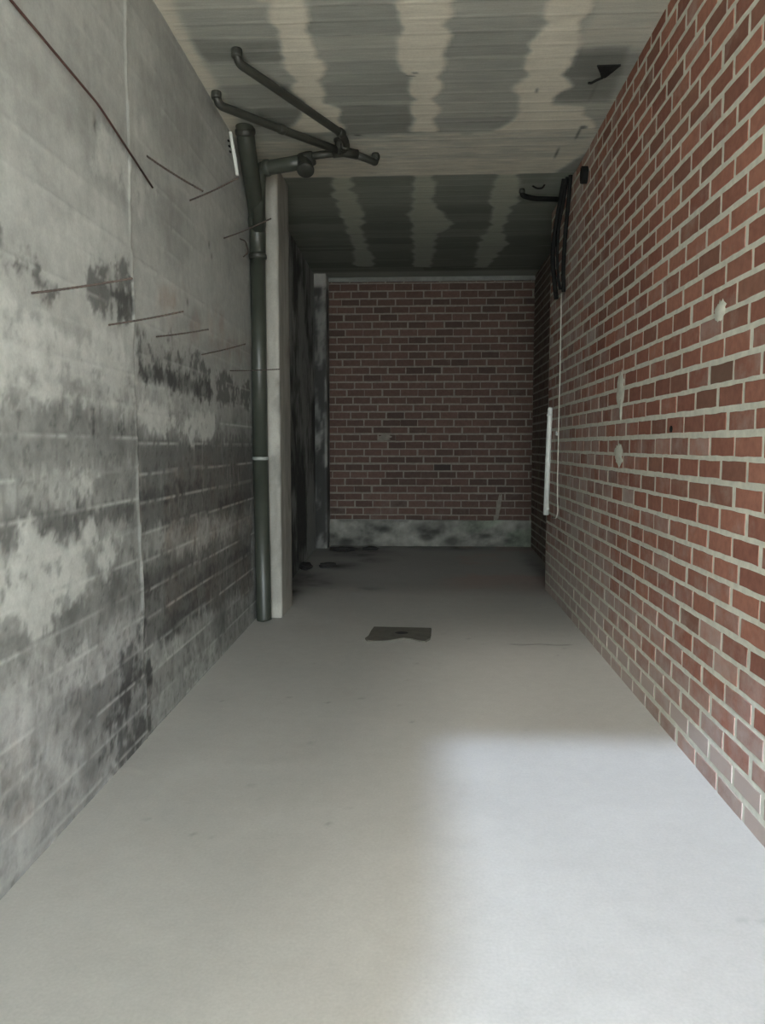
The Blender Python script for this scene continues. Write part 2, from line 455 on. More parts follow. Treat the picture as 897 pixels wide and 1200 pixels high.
# ribs carry on towards the front, out of frame
for rx in (-0.73, 0.0, 0.77):
    rib = np.maximum(rib, sstep(0.02, -0.02, np.abs(X - rx) - 0.15 + 0.1 * rag) * sstep(4.25, 4.15, Yc))
edgeL = sstep(-1.30, -1.38, X + 0.06 * rag) * front
block = 0.325 + 0.11 * (bt - 0.5) + 0.03 * (rt - 0.5) + 0.03 * (fbm(X * 1.2, Yc * 1.2, 231) - 0.5) * 2
for kind, p in CEILING_PATCHES:
    m = sstep(-0.03, 0.03, sdist(X, Yc, p) + 0.05 * rag)
    if kind == 'dk': block = block * (1 - 0.36 * m)
    if kind == 'dk2': block = block * (1 - 0.10 * m)
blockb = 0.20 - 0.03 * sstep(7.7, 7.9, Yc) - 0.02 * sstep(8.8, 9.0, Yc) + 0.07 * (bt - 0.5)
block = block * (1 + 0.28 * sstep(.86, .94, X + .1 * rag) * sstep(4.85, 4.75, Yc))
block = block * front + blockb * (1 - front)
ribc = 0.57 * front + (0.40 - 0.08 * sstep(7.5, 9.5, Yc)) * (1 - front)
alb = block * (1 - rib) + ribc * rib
alb = alb * (1 - edgeL) + 0.50 * edgeL
bc = 0.44 + 0.16 * fine + 0.05 * (fbm(X * 2, Yc * 9, 241) - 0.5) + 0.05 * sstep(6.45, 6.5, Yc)
bc = bc * (1 - 0.25 * sstep(6.12, 6.0, Yc) * sstep(0.45, 0.6, fbm(X * 2, Yc * 5, 251)))
alb = alb * (1 - beam) + bc * beam
for kind, p in CEILING_PATCHES:
    if kind == 'dk3':
        m = sstep(-0.03, 0.03, sdist(X, Yc, p) + 0.05 * rag)
        alb = alb * (1 - m) + 0.22 * m
alb = alb * (1 + 0.22 * fine)
ln = np.exp(-((np.minimum(rf, 1 - rf) * 0.152) / 0.006) ** 2)
lw = fbm(X * 1.3 + row * 3.3, row * 1.7, 261, 3)
alb = alb * (1 - 0.22 * ln * sstep(0.5, 0.62, lw)) + 0.10 * ln * sstep(0.45, 0.33, lw)
endstrip = sstep(10.45, 10.6, Yc)
alb = alb * (1 - endstrip) + 0.30 * endstrip
for (cx_, cy_, rx_, ry_) in ((1.161, 5.905, .03, .03), (1.15, 6.02, .008, .12), (1.05, 6.40, .006, .12), (-.09, 5.06, .03, .012), (-.06, 5.02, .02, .012), (-0.5, 5.97, .03, .012), (1.115, 5.35, .006, .22), (.74, 5.30, .008, .04)):
    alb = alb * (1 - 0.75 * np.exp(-(((X - cx_) / rx_) ** 2 + ((Yc - cy_) / ry_) ** 2) ** 2))
warm = np.clip((alb - 0.30) / 0.2, 0, 1)[..., None]
colr = alb[..., None] * ((1 - warm) * np.array([0.955, 1.0, 0.905]) + warm * np.array([1.04, 1.0, 0.84]))
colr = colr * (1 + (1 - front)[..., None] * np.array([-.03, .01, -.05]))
Pz = H + 0.004 * (1 - rib) * (1 - beam) - 0.003 * ln
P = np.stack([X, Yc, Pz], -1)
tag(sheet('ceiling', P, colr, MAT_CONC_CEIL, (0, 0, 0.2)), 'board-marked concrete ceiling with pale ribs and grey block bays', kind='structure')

# ================================================================ FLOOR
xs = axis([(-1.75, 1.8, 180)])
yf = axis([(YF, 1.8, 30), (1.8, YB + 0.15, 420)])
X, Yc = np.meshgrid(xs, yf, indexing='ij')
rag = fbm(X * 4, Yc * 4, 311, 5, 0.6) - 0.5
mot = fbm(X * 1.1, Yc * 0.8, 321, 4) - 0.5
alb = 0.455 + 0.05 * mot + 0.03 * rag
old = sstep(7.55, 8.3, Yc + 0.5 * rag + 0.35 * mot)       # dirty strip at the far end
alb = alb * (1 - 0.22 * old)
dirt = np.zeros(X.shape)
for (cx_, cy_, rx_, ry_, w) in ((-1.42, 7.75, .18, .5, .9), (-1.30, 8.35, .30, .55, .75), (-1.0, 9.3, .22, .25, .7), (-.9, 10.35, .55, .45, .8), (-.62, 9.7, .22, .2, .45), (-.55, 7.95, .14, .10, .35), (0.2, 10.75, 1.6, .28, .5), (1.40, 9.3, .12, 1.6, .35)):
    dirt = np.maximum(dirt, w * np.exp(-(((X - cx_) / rx_) ** 2 + ((Yc - cy_) / ry_) ** 2) + 2.2 * rag))
dirt = np.clip(dirt, 0, 1)
alb = alb * (1 - 0.88 * dirt)
# hairline crack on the right, and a few pock marks
crack = np.exp(-((Yc - 5.765 - 0.012 * np.sin(X * 23)) / 0.014) ** 2) * sstep(0.64, 0.70, X) * sstep(1.16, 1.10, X)
alb = alb * (1 - 0.55 * crack)
rsp = np.random.RandomState(9)
for _ in range(26):
    px, py, pr = rsp.uniform(-1.2, 1.2), rsp.uniform(2.2, 6.5), rsp.uniform(0.006, 0.014)
    alb = alb * (1 - 0.35 * np.exp(-(((X - px) ** 2 + (Yc - py) ** 2) / pr ** 2)))
for (px, py) in ((-.56, 3.75), (-.36, 4.45), (-.55, 4.36)):
    alb = alb * (1 - 0.45 * np.exp(-(((X - px) / .014) ** 2 + ((Yc - py) / .012) ** 2)))
alb = np.clip(alb, 0.03, 0.6)
red = (sstep(0.45, 0.62, fbm(X * 1.5, Yc * 1.2, 331)) * sstep(7.2, 8.8, Yc) * sstep(0.0, 0.6, X))[..., None]
colr = alb[..., None] * np.array([1.0, 0.985, 0.92]) * (1 + red * np.array([0.10, -0.10, -0.14]))
Zf = 0.075 * np.clip((Yc - 8.4) / 2.5, 0, 1) + 0.006 * (rag + mot) * sstep(1.35, 1.2, np.abs(X)) * sstep(10.7, 10.4, Yc) - 0.003 * crack
P = np.stack([X, Yc, Zf], -1)
tag(sheet('floor', P, colr, MAT_CONC_FLOOR, (0, 0, -0.2)), 'pale trowelled concrete floor', kind='structure')

# ================================================================ BRICK WALLS
def brick_wall(name, origin, u, nrm, length, rows, ch, bl, zbase, offs, joint_h, joint_v, mats, thick, ztop, zbot, tones, uclip=(None, None), label=None):
    """mortar slab with every brick standing a few millimetres proud of it, in one mesh"""
    rnd = random.Random(hash(name) % 1000 if False else len(name) * 7)
    o, u, nv = Vector(origin), Vector(u), Vector(nrm)
    me_v, me_f, fm, ft = [], [], [], []
    def P(a, z, d): 
        w = o + u * a + nv * d
        return (w.x, w.y, z)
    def add(vs, faces, mi, t):
        b = len(me_v); me_v.extend(vs)
        for f in faces:
            me_f.append([b + i for i in f]); fm.append(mi); ft.append(t)
    # slab
    vs = [P(0, zbot, 0), P(length, zbot, 0), P(length, ztop, 0), P(0, ztop, 0), P(0, zbot, -thick), P(length, zbot, -thick), P(length, ztop, -thick), P(0, ztop, -thick)]
    add(vs, [(0, 1, 2, 3), (5, 4, 7, 6), (1, 5, 6, 2), (4, 0, 3, 7), (3, 2, 6, 7), (4, 5, 1, 0)], 0, (0, 0, 0))
    nb = int(length / bl) + 3
    for r in range(*rows):
        z0, z1 = zbase + r * ch, zbase + (r + 1) * ch
        off = offs(r, rnd)
        wob = [rnd.uniform(-.003, .003) for _ in range(2)]
        for k in range(-nb, nb + 1):
            a0 = off + k * bl + rnd.uniform(-.006, .006); a1 = a0 + bl + rnd.uniform(-.004, .004)
            a0 += joint_v / 2 * rnd.uniform(.75, 1.25); a1 -= joint_v / 2 * rnd.uniform(.75, 1.25)
            a0, a1 = max(a0, 0.004), min(a1, length - 0.004)
            if a1 - a0 < 0.03: continue
            q0 = max(z0 + joint_h / 2 * rnd.uniform(.8, 1.2) + wob[0], zbot + .002); q1 = min(z1 - joint_h / 2 * rnd.uniform(.8, 1.2) + wob[1], ztop - .002)
            if q1 - q0 < 0.02: continue
            pr = rnd.uniform(.001, .003)
            # outline with slightly worn, uneven edges
            n1, n2 = 4, 2
            j = lambda s=.0022: rnd.uniform(-s, s)
            out = [(a0 + (a1 - a0) * i / n1, q0 + j()) for i in range(n1)] + [(a1 + j(), q0 + (q1 - q0) * i / n2) for i in range(n2)] + \
                  [(a1 - (a1 - a0) * i / n1, q1 + j()) for i in range(n1)] + [(a0 + j(), q1 - (q1 - q0) * i / n2) for i in range(n2)]
            cxm, czm = (a0 + a1) / 2, (q0 + q1) / 2
            inn = []
            for (a, z) in out:
                inn.append((a + (0.004 if a < cxm - .01 else -0.004 if a > cxm + .01 else 0), z + (0.004 if z < czm - .01 else -0.004 if z > czm + .01 else 0)))
            N = len(out)
            vs = [P(a, z, -.002) for a, z in out] + [P(a, z, pr) for a, z in inn]
            fs = [tuple(range(N, 2 * N))] + [(i, (i + 1) % N, N + (i + 1) % N, N + i) for i in range(N)]
            add(vs, fs, 1, tones(cxm, czm, rnd))
    me = bpy.data.meshes.new(name)
    me.from_pydata(me_v, [], me_f)
    me.materials.append(mats[0]); me.materials.append(mats[1])
    me.polygons.foreach_set('material_index', fm)
    at = me.attributes.new('tone', 'FLOAT_COLOR', 'FACE')
    at.data.foreach_set('color', np.array([(*t, 1) for t in ft], np.float32).ravel())
    bm = bmesh.new(); bm.from_mesh(me); bmesh.ops.recalc_face_normals(bm, faces=bm.faces); bm.to_mesh(me); bm.free()
    ob = bpy.data.objects.new(name, me)
    COL.objects.link(ob)
    return tag(ob, label, kind='structure')

ROWOFF = {-2: -.012, -1: .136, 0: 0.0, 1: .083, 2: .20, 3: .041, 4: .145}
def offs_right(r, rnd):
    k = r
    base = ROWOFF.get(k, (0.135 if k % 2 else 0.0) + rnd.uniform(-.05, .05))
    return (2.983 - YF) % 0.2714 + base
ODD_RIGHT = [(3.40, 1.787, .2, .85, -.2), (3.505, .65, .0, 0, .35), (3.235, .595, .0, 0, .28), (3.64, .61, .8, .5, .1), (3.37, 1.43, .8, .3, -.2), (3.56, 1.69, .9, .5, -.2)]
def tones_right(a, z, rnd):
    y = a + YF
    t = rnd.random()
    dark = rnd.choice([0, 0, 0, 0, .15, .35]) * (1 if z > 1.0 else 0.4)
    # lime bloom: heavier low down and in a cloud round the middle of the wall
    bloom = -.10 + rnd.uniform(-.12, .14)
    bloom += .34 * math.exp(-((z - .25) / .32) ** 2) + .20 * math.exp(-((y - 5.4) / 1.5) ** 2 - ((z - .9) / .7) ** 2) + .10 * math.exp(-((y - 7.2) / .8) ** 2)
    bloom += .26 * float(sstep(4.6, 6.6, np.float64(y)))
    if z < .15: bloom += .34
    if rnd.random() < .05: bloom += .25
    for by, bz, bt_, bd, bb in ODD_RIGHT:
        if abs(y - by) < .14 and abs(z - bz) < .053: return (bt_, bd, bb)
    return (t, dark, bloom)
brick_wall('wall_right', (XR, YF, 0), (0, 1, 0), (-1, 0, 0), YE - YF, (-14, 23), 0.1045, 0.2714, 1.549 - 0.1045, offs_right, .021, .020,
           (MAT_MORTAR, MAT_BRICK), 0.244, H + .05, -.05, tones_right, label='red brick wall with wide pale mortar joints')
def offs_half(r, rnd): return (0.125 if r % 2 else 0) + rnd.uniform(-.05, .05)
def tones_back(a, z, rnd):
    if abs(a - 1.75 - .19) < .13 and abs(z - 1.197) < .053: return (.9, 1.0, -.3)  # missing brick: the dark inside the gap is put into this brick's colour
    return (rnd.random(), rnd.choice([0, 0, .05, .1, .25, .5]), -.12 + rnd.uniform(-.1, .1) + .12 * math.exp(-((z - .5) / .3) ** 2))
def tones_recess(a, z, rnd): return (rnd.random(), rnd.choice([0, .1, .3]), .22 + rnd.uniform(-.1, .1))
ZK = 0.41
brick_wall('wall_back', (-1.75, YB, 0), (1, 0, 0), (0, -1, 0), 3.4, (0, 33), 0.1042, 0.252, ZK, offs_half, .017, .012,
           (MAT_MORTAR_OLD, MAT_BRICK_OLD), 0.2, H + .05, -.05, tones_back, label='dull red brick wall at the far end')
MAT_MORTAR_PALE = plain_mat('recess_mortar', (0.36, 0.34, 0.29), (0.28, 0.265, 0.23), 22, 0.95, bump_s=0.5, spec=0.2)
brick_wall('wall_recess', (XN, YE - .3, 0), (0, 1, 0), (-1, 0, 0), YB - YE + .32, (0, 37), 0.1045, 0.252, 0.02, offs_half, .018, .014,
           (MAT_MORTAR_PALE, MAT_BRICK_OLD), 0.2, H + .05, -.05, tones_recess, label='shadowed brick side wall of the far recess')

def rough_box(name, x0, x1, y0, y1, z0, z1, mat, colf, label, step=0.03, amp=0.004, seed=1, chamfer=0.012):
    """an upright concrete prism: four gridded faces with worn corners, colour per vertex from colf(u, z)"""
    prof = []
    c = chamfer
    corners = [(x0, y0), (x1, y0), (x1, y1), (x0, y1)]
    for i in range(4):
        a, b = Vector(corners[i]), Vector(corners[(i + 1) % 4])
        d = (b - a); L = d.length; d.normalize()
        n = max(2, int((L - 2 * c) / step))
        for k in range(n + 1): prof.append(a + d * (c + (L - 2 * c) * k / n))
    nz = int((z1 - z0) / step)
    n = len(prof)
    per = np.array([p[:] for p in prof])
    s = np.concatenate([[0], np.cumsum(np.hypot(*(np.diff(per, axis=0).T)))])
    zz_ = np.linspace(z0, z1, nz + 1)
    S, ZZ = np.meshgrid(s, zz_, indexing='ij')
    nz1 = nz + 1
    d = (fbm(S * 7, ZZ * 7, seed, 4) - .5) * amp * 2
    ctr = per.mean(axis=0)
    dirv = per - ctr; dirv /= np.linalg.norm(dirv, axis=1)[:, None]
    PX = per[:, 0][:, None] + d * dirv[:, 0][:, None]
    PY = per[:, 1][:, None] + d * dirv[:, 1][:, None]
    vs = np.stack([PX, PY, ZZ], -1).reshape(-1, 3)
    idx = lambda i, j: (i % n) * nz1 + j
    fs = [(idx(i, j), idx(i + 1, j), idx(i + 1, j + 1), idx(i, j + 1)) for i in range(n) for j in range(nz)]
    fs.append([idx(i, 0) for i in range(n)][::-1]); fs.append([idx(i, nz) for i in range(n)])
    me = bpy.data.meshes.new(name)
    me.from_pydata(vs.tolist(), [], fs)
    at = me.attributes.new('tone', 'FLOAT_COLOR', 'POINT')
    cl = np.ones((len(vs), 4), np.float32); cl[:, :3] = colf(S, ZZ).reshape(-1, 3)
    at.data.foreach_set('color', cl.ravel())
    me.polygons.foreach_set('use_smooth', [len(f) == 4 for f in fs])
    me.materials.append(mat)
    ob = bpy.data.objects.new(name, me); COL.objects.link(ob)
    return tag(ob, label, kind='structure')

def pier_col(S, ZZ):
    a = 0.30 + 0.12 * (fbm(S * 9, ZZ * 1.2, 401) - .5) * 2 + 0.05 * (fbm(S * 18, ZZ * 12, 411) - .5)
    a = a * (1 - .30 * sstep(.62, .72, fbm(S * 5, ZZ * 3, 421)))
    a = a + .08 * sstep(.25, .05, ZZ)
    return np.stack([a * 1.03, a, a * .89], -1)
PY0 = 6.55
rough_box('pillar', -1.62, -1.224, PY0, PY0 + .55, -.05, H + .02, MAT_CONC_ROUGH, pier_col, 'pale concrete pillar standing behind the drainpipe', seed=431)
def pil_col(S, ZZ):
    top = sstep(3.62, 3.68, ZZ)
    mo = sstep(.36, .58, fbm(S * 9, ZZ * 2.2, 441, 5, .65))
    a = .22 - .165 * mo + .06 * sstep(2.0, 1.6, ZZ) * sstep(.2, .6, ZZ) * (1 - mo)
    a = a * (1 - top) + .36 * top
    return np.stack([a, a, a * .93], -1)
rough_box('pilaster', -1.75, -1.325, 10.6, YB + .05, -.02, H + .02, MAT_CONC_ROUGH, pil_col, 'mould-stained concrete pilaster in the far left corner', seed=451)

# concrete kerb along the foot of the far wall, with hollows broken into it
kx = axis([(-1.75, XN + .05, 160)]); kz = axis([(0.02, ZK + .012, 34)])
KX, KZ = np.meshgrid(kx, kz, indexing='ij')
r1 = fbm(KX * 4, KZ * 6, 461, 5) - .5
hol = np.zeros(KX.shape)
for (hx, hz, rx_, rz_) in ((.06, .20, .10, .05), (.12, .27, .14, .035), (.42, .14, .11, .07), (-.55, .30, .10, .04), (-1.1, .12, .12, .05), (.9, .22, .07, .03)):
    hol = np.maximum(hol, np.exp(-(((KX - hx) / rx_) ** 2 + ((KZ - hz) / rz_) ** 2) ** 1.5 + 1.2 * r1))
hol = np.clip(hol, 0, 1)
topr = sstep(ZK - .09, ZK, KZ + .06 * r1)
r3 = fbm(KX * 11, KZ * 14, 465, 4, .65) - .5
a = .17 + .34 * r1 + .14 * r3 + .03 * sstep(.3, .38, KZ)
a = a * (1 - .65 * hol)
gr = (sstep(.48, .6, fbm(KX * 1.3, KZ * 5, 471)) * sstep(.2, 1.0, KX))[..., None]
colr = np.clip(a, .03, .5)[..., None] * np.array([1, .985, .86]) * (1 + gr * np.array([-.06, .06, -.04]))
KY = YB - .045 + .032 * hol - .02 * r1 + .018 * topr
tag(sheet('baseboard_back', np.stack([KX, KY - .03 * r3, KZ + sstep(.25, ZK, KZ) * (.05 * r1 + .02)], -1), colr, MAT_CONC_ROUGH, (0, .06, 0)), 'rough pale concrete kerb along the foot of the far wall', kind='structure')
# mortar bed under the ceiling at the far wall
tx = axis([(-1.34, XN + .03, 90)]); tz = axis([(3.765, H + .01, 8)])
TX, TZ = np.meshgrid(tx, tz, indexing='ij')
r2 = fbm(TX * 8, TZ * 20, 481, 4) - .5
a = .21 + .12 * r2
colr = a[..., None] * np.array([.97, 1, .92])
tag(sheet('trim_1', np.stack([TX, YB - .03 - .015 * r2, TZ + .02 * r2 * (TZ < 3.77)], -1), colr, MAT_CONC_ROUGH, (0, .06, 0)), 'pale mortar bed between far brick wall and ceiling', kind='structure')

def smear(name, polyline, width, n0, mat, frame, label, seed):
    """a thin splash of mortar standing on a brick face"""
    rnd = random.Random(seed)
    bm = bmesh.new()
    pts = []
    N = 26
    for k in range(N):
        t = 2 * PI * k / N
        pts.append((math.cos(t), math.sin(t)))
    rim = [bm.verts.new(frame(p[0] * width[0] * rnd.uniform(.7, 1.2), p[1] * width[1] * rnd.uniform(.75, 1.2), 0.0)) for p in pts]
    mid = [bm.verts.new(frame(p[0] * width[0] * .6 * rnd.uniform(.7, 1.2), p[1] * width[1] * .65 * rnd.uniform(.75, 1.2), n0)) for p in pts]
    for k in range(N): bm.faces.new((rim[k], rim[(k + 1) % N], mid[(k + 1) % N], mid[k]))
    bm.faces.new(mid)
    return link_bm(name, bm, mat)

# mortar splashes stay on the walls: part of the setting
for i, (y, z, wy, wz, sd) in enumerate(((5.13, 1.86, .10, .13, 3), (5.13, 1.44, .11, .075, 5), (3.46, 2.08, .07, .045, 7), (5.10, 1.74, .03, .09, 13))):
    f = lambda a, b, c, y=y, z=z: (XR - .003 - c, y + a, z + b)
    tag(smear('trim_%d' % (i + 2), None, (wy, wz), .006, MAT_MORTAR, f, '', sd), kind='structure')
for i, (x, z, wx, wz, sh, sd) in enumerate(((1.07, .62, .035, .22, .16, 9), (-.55, 1.61, .10, .05, .5, 11))):
    f = lambda a, b, c, x=x, z=z, sh=sh: (x + a + b * sh, YB - .003 - c, z + b)
    tag(smear('trim_%d' % (i + 7), None, (wx, wz), .006, MAT_MORTAR_OLD, f, '', sd), kind='structure')

bm = bmesh.new()
add_tube(bm, [(XR - .0075, 4.066, 1.584), (XR + .02, 4.066, 1.584)], .017, 14)
tag(link_bm('trim_9', bm, MAT_RUBBER), 'small dark drill hole in the brick wall', kind='structure')

# ================================================================ FRONT OPENING AND OUTSIDE (behind the camera)
def box(name, a, b, mat, kind='structure', label=None):
    bm = bmesh.new()
    bmesh.ops.create_cube(bm, size=1)
    a, b = Vector(a), Vector(b)
    for v in bm.verts: v.co = (a + b) / 2 + Vector((v.co.x * (b - a).x, v.co.y * (b - a).y, v.co.z * (b - a).z))
    bmesh.ops.bevel(bm, geom=bm.edges[:], offset=.01, segments=2, affect='EDGES')
    return tag(link_bm(name, bm, mat, smooth=False), label, kind=kind)
OPEN_Z = 3.40
box('wall_front', (-1.9, YF - .22, OPEN_Z), (1.9, YF + .02, H + .1), MAT_RENDER, label='lintel over the garage opening')
box('wall_light_blocker', (-1.85, YF - 4.6, -.2), (-1.46, YF, 5.2), MAT_RENDER, label='unseen wall added outside to block the low light on the left')  # added out of view to cut the left edge of the floor's light patch
box('ground', (-14, YF - 20, -.25), (14, YF + .0, -.03), MAT_OUT, label='paved drive outside')

# ================================================================ DRAINPIPE
px, py = -1.372, 6.445
R = 0.064
pipe = empty('drainpipe', (px, py, 0), 'dark grey plastic drainpipe with branches under the ceiling, running down beside the concrete pillar', 'drainpipe')
tube('lower_pipe', [(px + .016, py, 0.0), (px + .012, py, .02), (px, py, 1.39)], R, MAT_PVC, pipe, 32)
tube('upper_pipe', [(px, py, 1.385), (px, py, 3.06)], R * .985, MAT_PVC, pipe, 32)
tag(ring_collar('joint_ring', (px, py, 1.39), (0, 0, 1), R, .03, MAT_RING, pipe), 'pale worn joint ring')
ring_collar('coupling', (px, py, 3.055), (0, 0, 1), R * 1.06, .045, MAT_PVC_DARK, pipe)
# the wye: straight run plus the leaning pipe that goes up into the ceiling
lean = fillet([(px, py, 3.05), (px, py, 3.40), (-1.318, 5.86, 3.70), (-1.314, 5.76, 3.86)], .14, 8)
tube('leaning_pipe', lean, R * 1.03, MAT_PVC, pipe, 32)
wy = ring_collar('wye_fitting', (px - .0, py - .01, 3.33), (0, 0, 1), R * 1.05, .10, MAT_PVC, pipe)
ring_collar('ceiling_collar', (-1.315, 5.80, 3.795), (0, -.5, 1), R * 1.05, .05, MAT_PVC_DARK, pipe)
# branch that rises from the wye, elbows and runs below the ceiling
br = fillet([(px + .015, py - .02, 3.26), (-1.318, 6.26, 3.57), (-1.298, 6.20, 3.668), (-1.12, 6.17, 3.680), (-.90, 6.12, 3.695)], .07, 8)
bp = tube('branch_pipe', br, R * .86, MAT_PVC, pipe, 28)
ring_collar('elbow_collar', (-1.235, 6.19, 3.673), (1, -.2, .05), R * .90, .05, MAT_PVC, bp)
tube('branch_end', [(-.955, 6.13, 3.692), (-.90, 6.115, 3.70), (-.855, 6.105, 3.712)], R, MAT_PVC_DARK, pipe, 28, [R * .96, R * .98, R * .78])
# downward cleanout with its round cap
cl = tube('cleanout', [(-.925, 6.12, 3.70), (-.915, 6.08, 3.635), (-.913, 6.07, 3.615)], R * .92, MAT_PVC_DARK, pipe, 28)
ring_collar('cleanout_cap', (-.912, 6.068, 3.610), (.02, -.35, -.6), R * .95, .035, MAT_PVC_DARK, cl)
r2 = 0.027
# long waste pipe, its near end turned up into the ceiling
wa = fillet([(-1.107, 4.68, 3.83), (-1.100, 4.70, 3.752), (-.600, 5.76, 3.752), (-.585, 5.93, 3.752), (-.60, 6.03, 3.752)], .07, 8)
w1 = tube('waste_pipe', wa, r2, MAT_PVC_DARK, pipe, 20)
ring_collar('ceiling_socket', (-1.106, 4.683, 3.80), (0, .1, 1), r2 * 1.12, .05, MAT_PVC_DARK, w1)
ring_collar('elbow_socket', (-.606, 5.745, 3.752), (.42, .9, 0), r2 * 1.08, .06, MAT_PVC_DARK, w1)
wb = fillet([(-1.374, 5.215, 3.83), (-1.366, 5.24, 3.748), (-1.0, 5.68, 3.748), (-.625, 6.085, 3.742)], .07, 8)
w2 = tube('waste_pipe', wb, r2 * 1.05, MAT_PVC_DARK, pipe, 20)
ring_collar('ceiling_socket', (-1.373, 5.217, 3.80), (0, .1, 1), r2 * 1.15, .05, MAT_PVC_DARK, w2)
ring_collar('pipe_socket', (-1.02, 5.656, 3.748), (.64, .77, 0), r2 * 1.10, .05, MAT_PVC_DARK, w2)
# tee where the two waste pipes meet
tee = tube('tee_fitting', [(-.70, 6.10, 3.742), (-.62, 6.08, 3.742), (-.52, 6.14, 3.742)], r2 * 1.35, MAT_PVC_DARK, pipe, 24)
tube('tee_neck', [(-.635, 6.06, 3.73), (-.640, 6.02, 3.790), (-.642, 6.015, 3.812)], r2 * 1.45, MAT_PVC_DARK, tee, 24)
ring_collar('neck_cap', (-.642, 6.012, 3.800), (0, 0, 1), r2 * 1.5, .024, MAT_PVC_DARK, tee)
ring_collar('tee_socket', (-.60, 5.99, 3.752), (-.1, 1, 0), r2 * 1.25, .07, MAT_PVC_DARK, tee)
tube('link_pipe', [(-.90, 6.115, 3.72), (-.80, 6.11, 3.735), (-.68, 6.098, 3.742)], r2 * 1.05, MAT_PVC_DARK, pipe, 20)
ou = fillet([(-.54, 6.13, 3.742), (-.41, 6.285, 3.742), (-.392, 6.32, 3.742), (-.388, 6.335, 3.83)], .05, 8)
o_ = tube('outlet_pipe', ou, r2 * 1.03, MAT_PVC_DARK, pipe, 20)
ring_collar('outlet_socket', (-.388, 6.334, 3.79), (0, .1, 1), r2 * 1.15, .04, MAT_PVC_DARK, o_)
# white bracket behind the head of the leaning pipe
bm = bmesh.new()
prof = [(0, -.14), (.022, -.14), (.026, -.05), (.020, .04), (.022, .10), (0, .10)]
for k, sx in enumerate((0, .012)): pass
fr = [bm.verts.new((-1.425 + a, 5.83 - z * .8, 3.68 + z)) for a, z in prof]
bk = [bm.verts.new((-1.425 + a, 5.85 - z * .8, 3.68 + z)) for a, z in prof]
bm.faces.new(fr); bm.faces.new(bk[::-1])
for k in range(6): bm.faces.new((fr[k], bk[k], bk[(k + 1) % 6], fr[(k + 1) % 6]))
brk = tag(link_bm('wall_bracket', bm, MAT_WHITE, pipe, smooth=False), 'white wall bracket')
for z in (.0, .03, .06):
    tube('bracket_screw', [(-1.432, 5.82 - z * .8, 3.66 + z), (-1.432, 5.80 - z * .8, 3.66 + z)], .007, MAT_RUBBER, brk, 10)

# ================================================================ REBAR STUBS AND WIRE ON THE LEFT WALL
def rebar(a, b, sag, r, label):
    """a ribbed reinforcing bar: ribs are rings swelling along its length"""
    a, b = Vector(a), Vector(b)
    L = (b - a).length
    n = int(L / .008)
    pts, rad = [], []
    for i in range(n + 1):
        t = i / n
        p = a.lerp(b, t); p.z += sag * math.sin(t * PI)
        pts.append(p); rad.append(r * (1.12 if i % 2 else .93))
    o = tube('rebar', pts, r, MAT_RUST, None, 10, rad)
    return tag(o, label, 'rebar', 'rusty rebar stubs in the concrete wall')
lows = [((2.727, 2.043), (-1.030, 2.727, 2.089), 'rusty rebar stub, nearest of the lower row, ending beside the vertical seam'),
        ((3.417, 2.035), (-1.064, 3.417, 2.092), 'rusty rebar stub crossing the vertical seam, second in the lower row'),
        ((4.071, 2.077), (-1.135, 4.071, 2.111), 'short rusty rebar stub just past the vertical seam, third in the lower row'),
        ((4.944, 2.080), (-1.139, 4.944, 2.148), 'rusty rebar stub, fourth in the lower row, pointing at the drainpipe'),
        ((5.703, 2.060), (-1.061, 5.703, 2.062), 'thin level rebar stub passing in front of the drainpipe, farthest of the lower row')]
ups = [((5.589, 2.981), (-1.089, 5.589, 3.113), 'upper rusty rebar stub crossing in front of the drainpipe below its wye'),
       ((4.746, 2.983), (-1.120, 4.746, 3.113), 'upper rusty rebar stub tilted up towards the leaning pipe'),
       ((3.996, 2.985), (-1.129, 3.996, 2.794), 'upper rusty rebar stub bent down from the concrete wall')]
for (y, z), e, lab in lows: rebar((XL(y) - .05, y, z - .006), e, -.004, .0042 if y < 5.5 else .0036, lab)
for (y, z), e, lab in ups: rebar((XL(y) - .05, y, z - .015 if e[2] > z else z + .02), e, -.008, .0050, lab)
wp = fillet([(XL(1.9) + .012, 1.9, 3.04), (XL(2.618) + .012, 2.618, 2.985), (XL(3.332) + .02, 3.332, 2.942), (XL(3.4) + .02, 3.40, 2.930), (XL(4.03) + .010, 4.03, 2.828)], .08, 6)
w = tube('wire', wp, .0052, MAT_REDWIRE, None, 10)
tag(w, 'long rust-red wire running along the upper concrete wall', 'wire')
hk = fillet([(XL(6.10) - .01, 6.10, 3.112), (XL(6.14) + .035, 6.14, 3.105), (XL(6.20) + .045, 6.20, 3.03), (XL(6.14) + .012, 6.15, 2.985)], .03, 6)
tag(tube('wire_hook', hk, .0055, MAT_RUST, None, 8), 'small rusty wire hook on the concrete wall beside the pipe coupling', 'hook')

# ================================================================ RIGHT WALL: conduit, hoses, stub, white duct, cord
cd = fillet([(.888, 7.262, 3.835), (.893, 7.28, 3.770), (1.0, 7.36, 3.765), (1.278, 7.40, 3.765)], .06, 8)
c0 = empty('ceiling_conduit', (.89, 7.26, 3.765), 'short dark conduit bent out of the ceiling towards the brick wall', 'pipe')
tube('conduit_pipe', cd, .023, MAT_RUBBER, c0, 18)
ring_collar('conduit_socket', (.889, 7.264, 3.80), (0, .1, 1), .025, .03, MAT_PVC_DARK, c0)
tube('conduit_wire', fillet([(.97, 7.18, 3.822), (1.01, 7.18, 3.795), (1.06, 7.16, 3.792), (1.075, 7.15, 3.822)], .03, 5), .008, MAT_RUBBER, c0, 8)

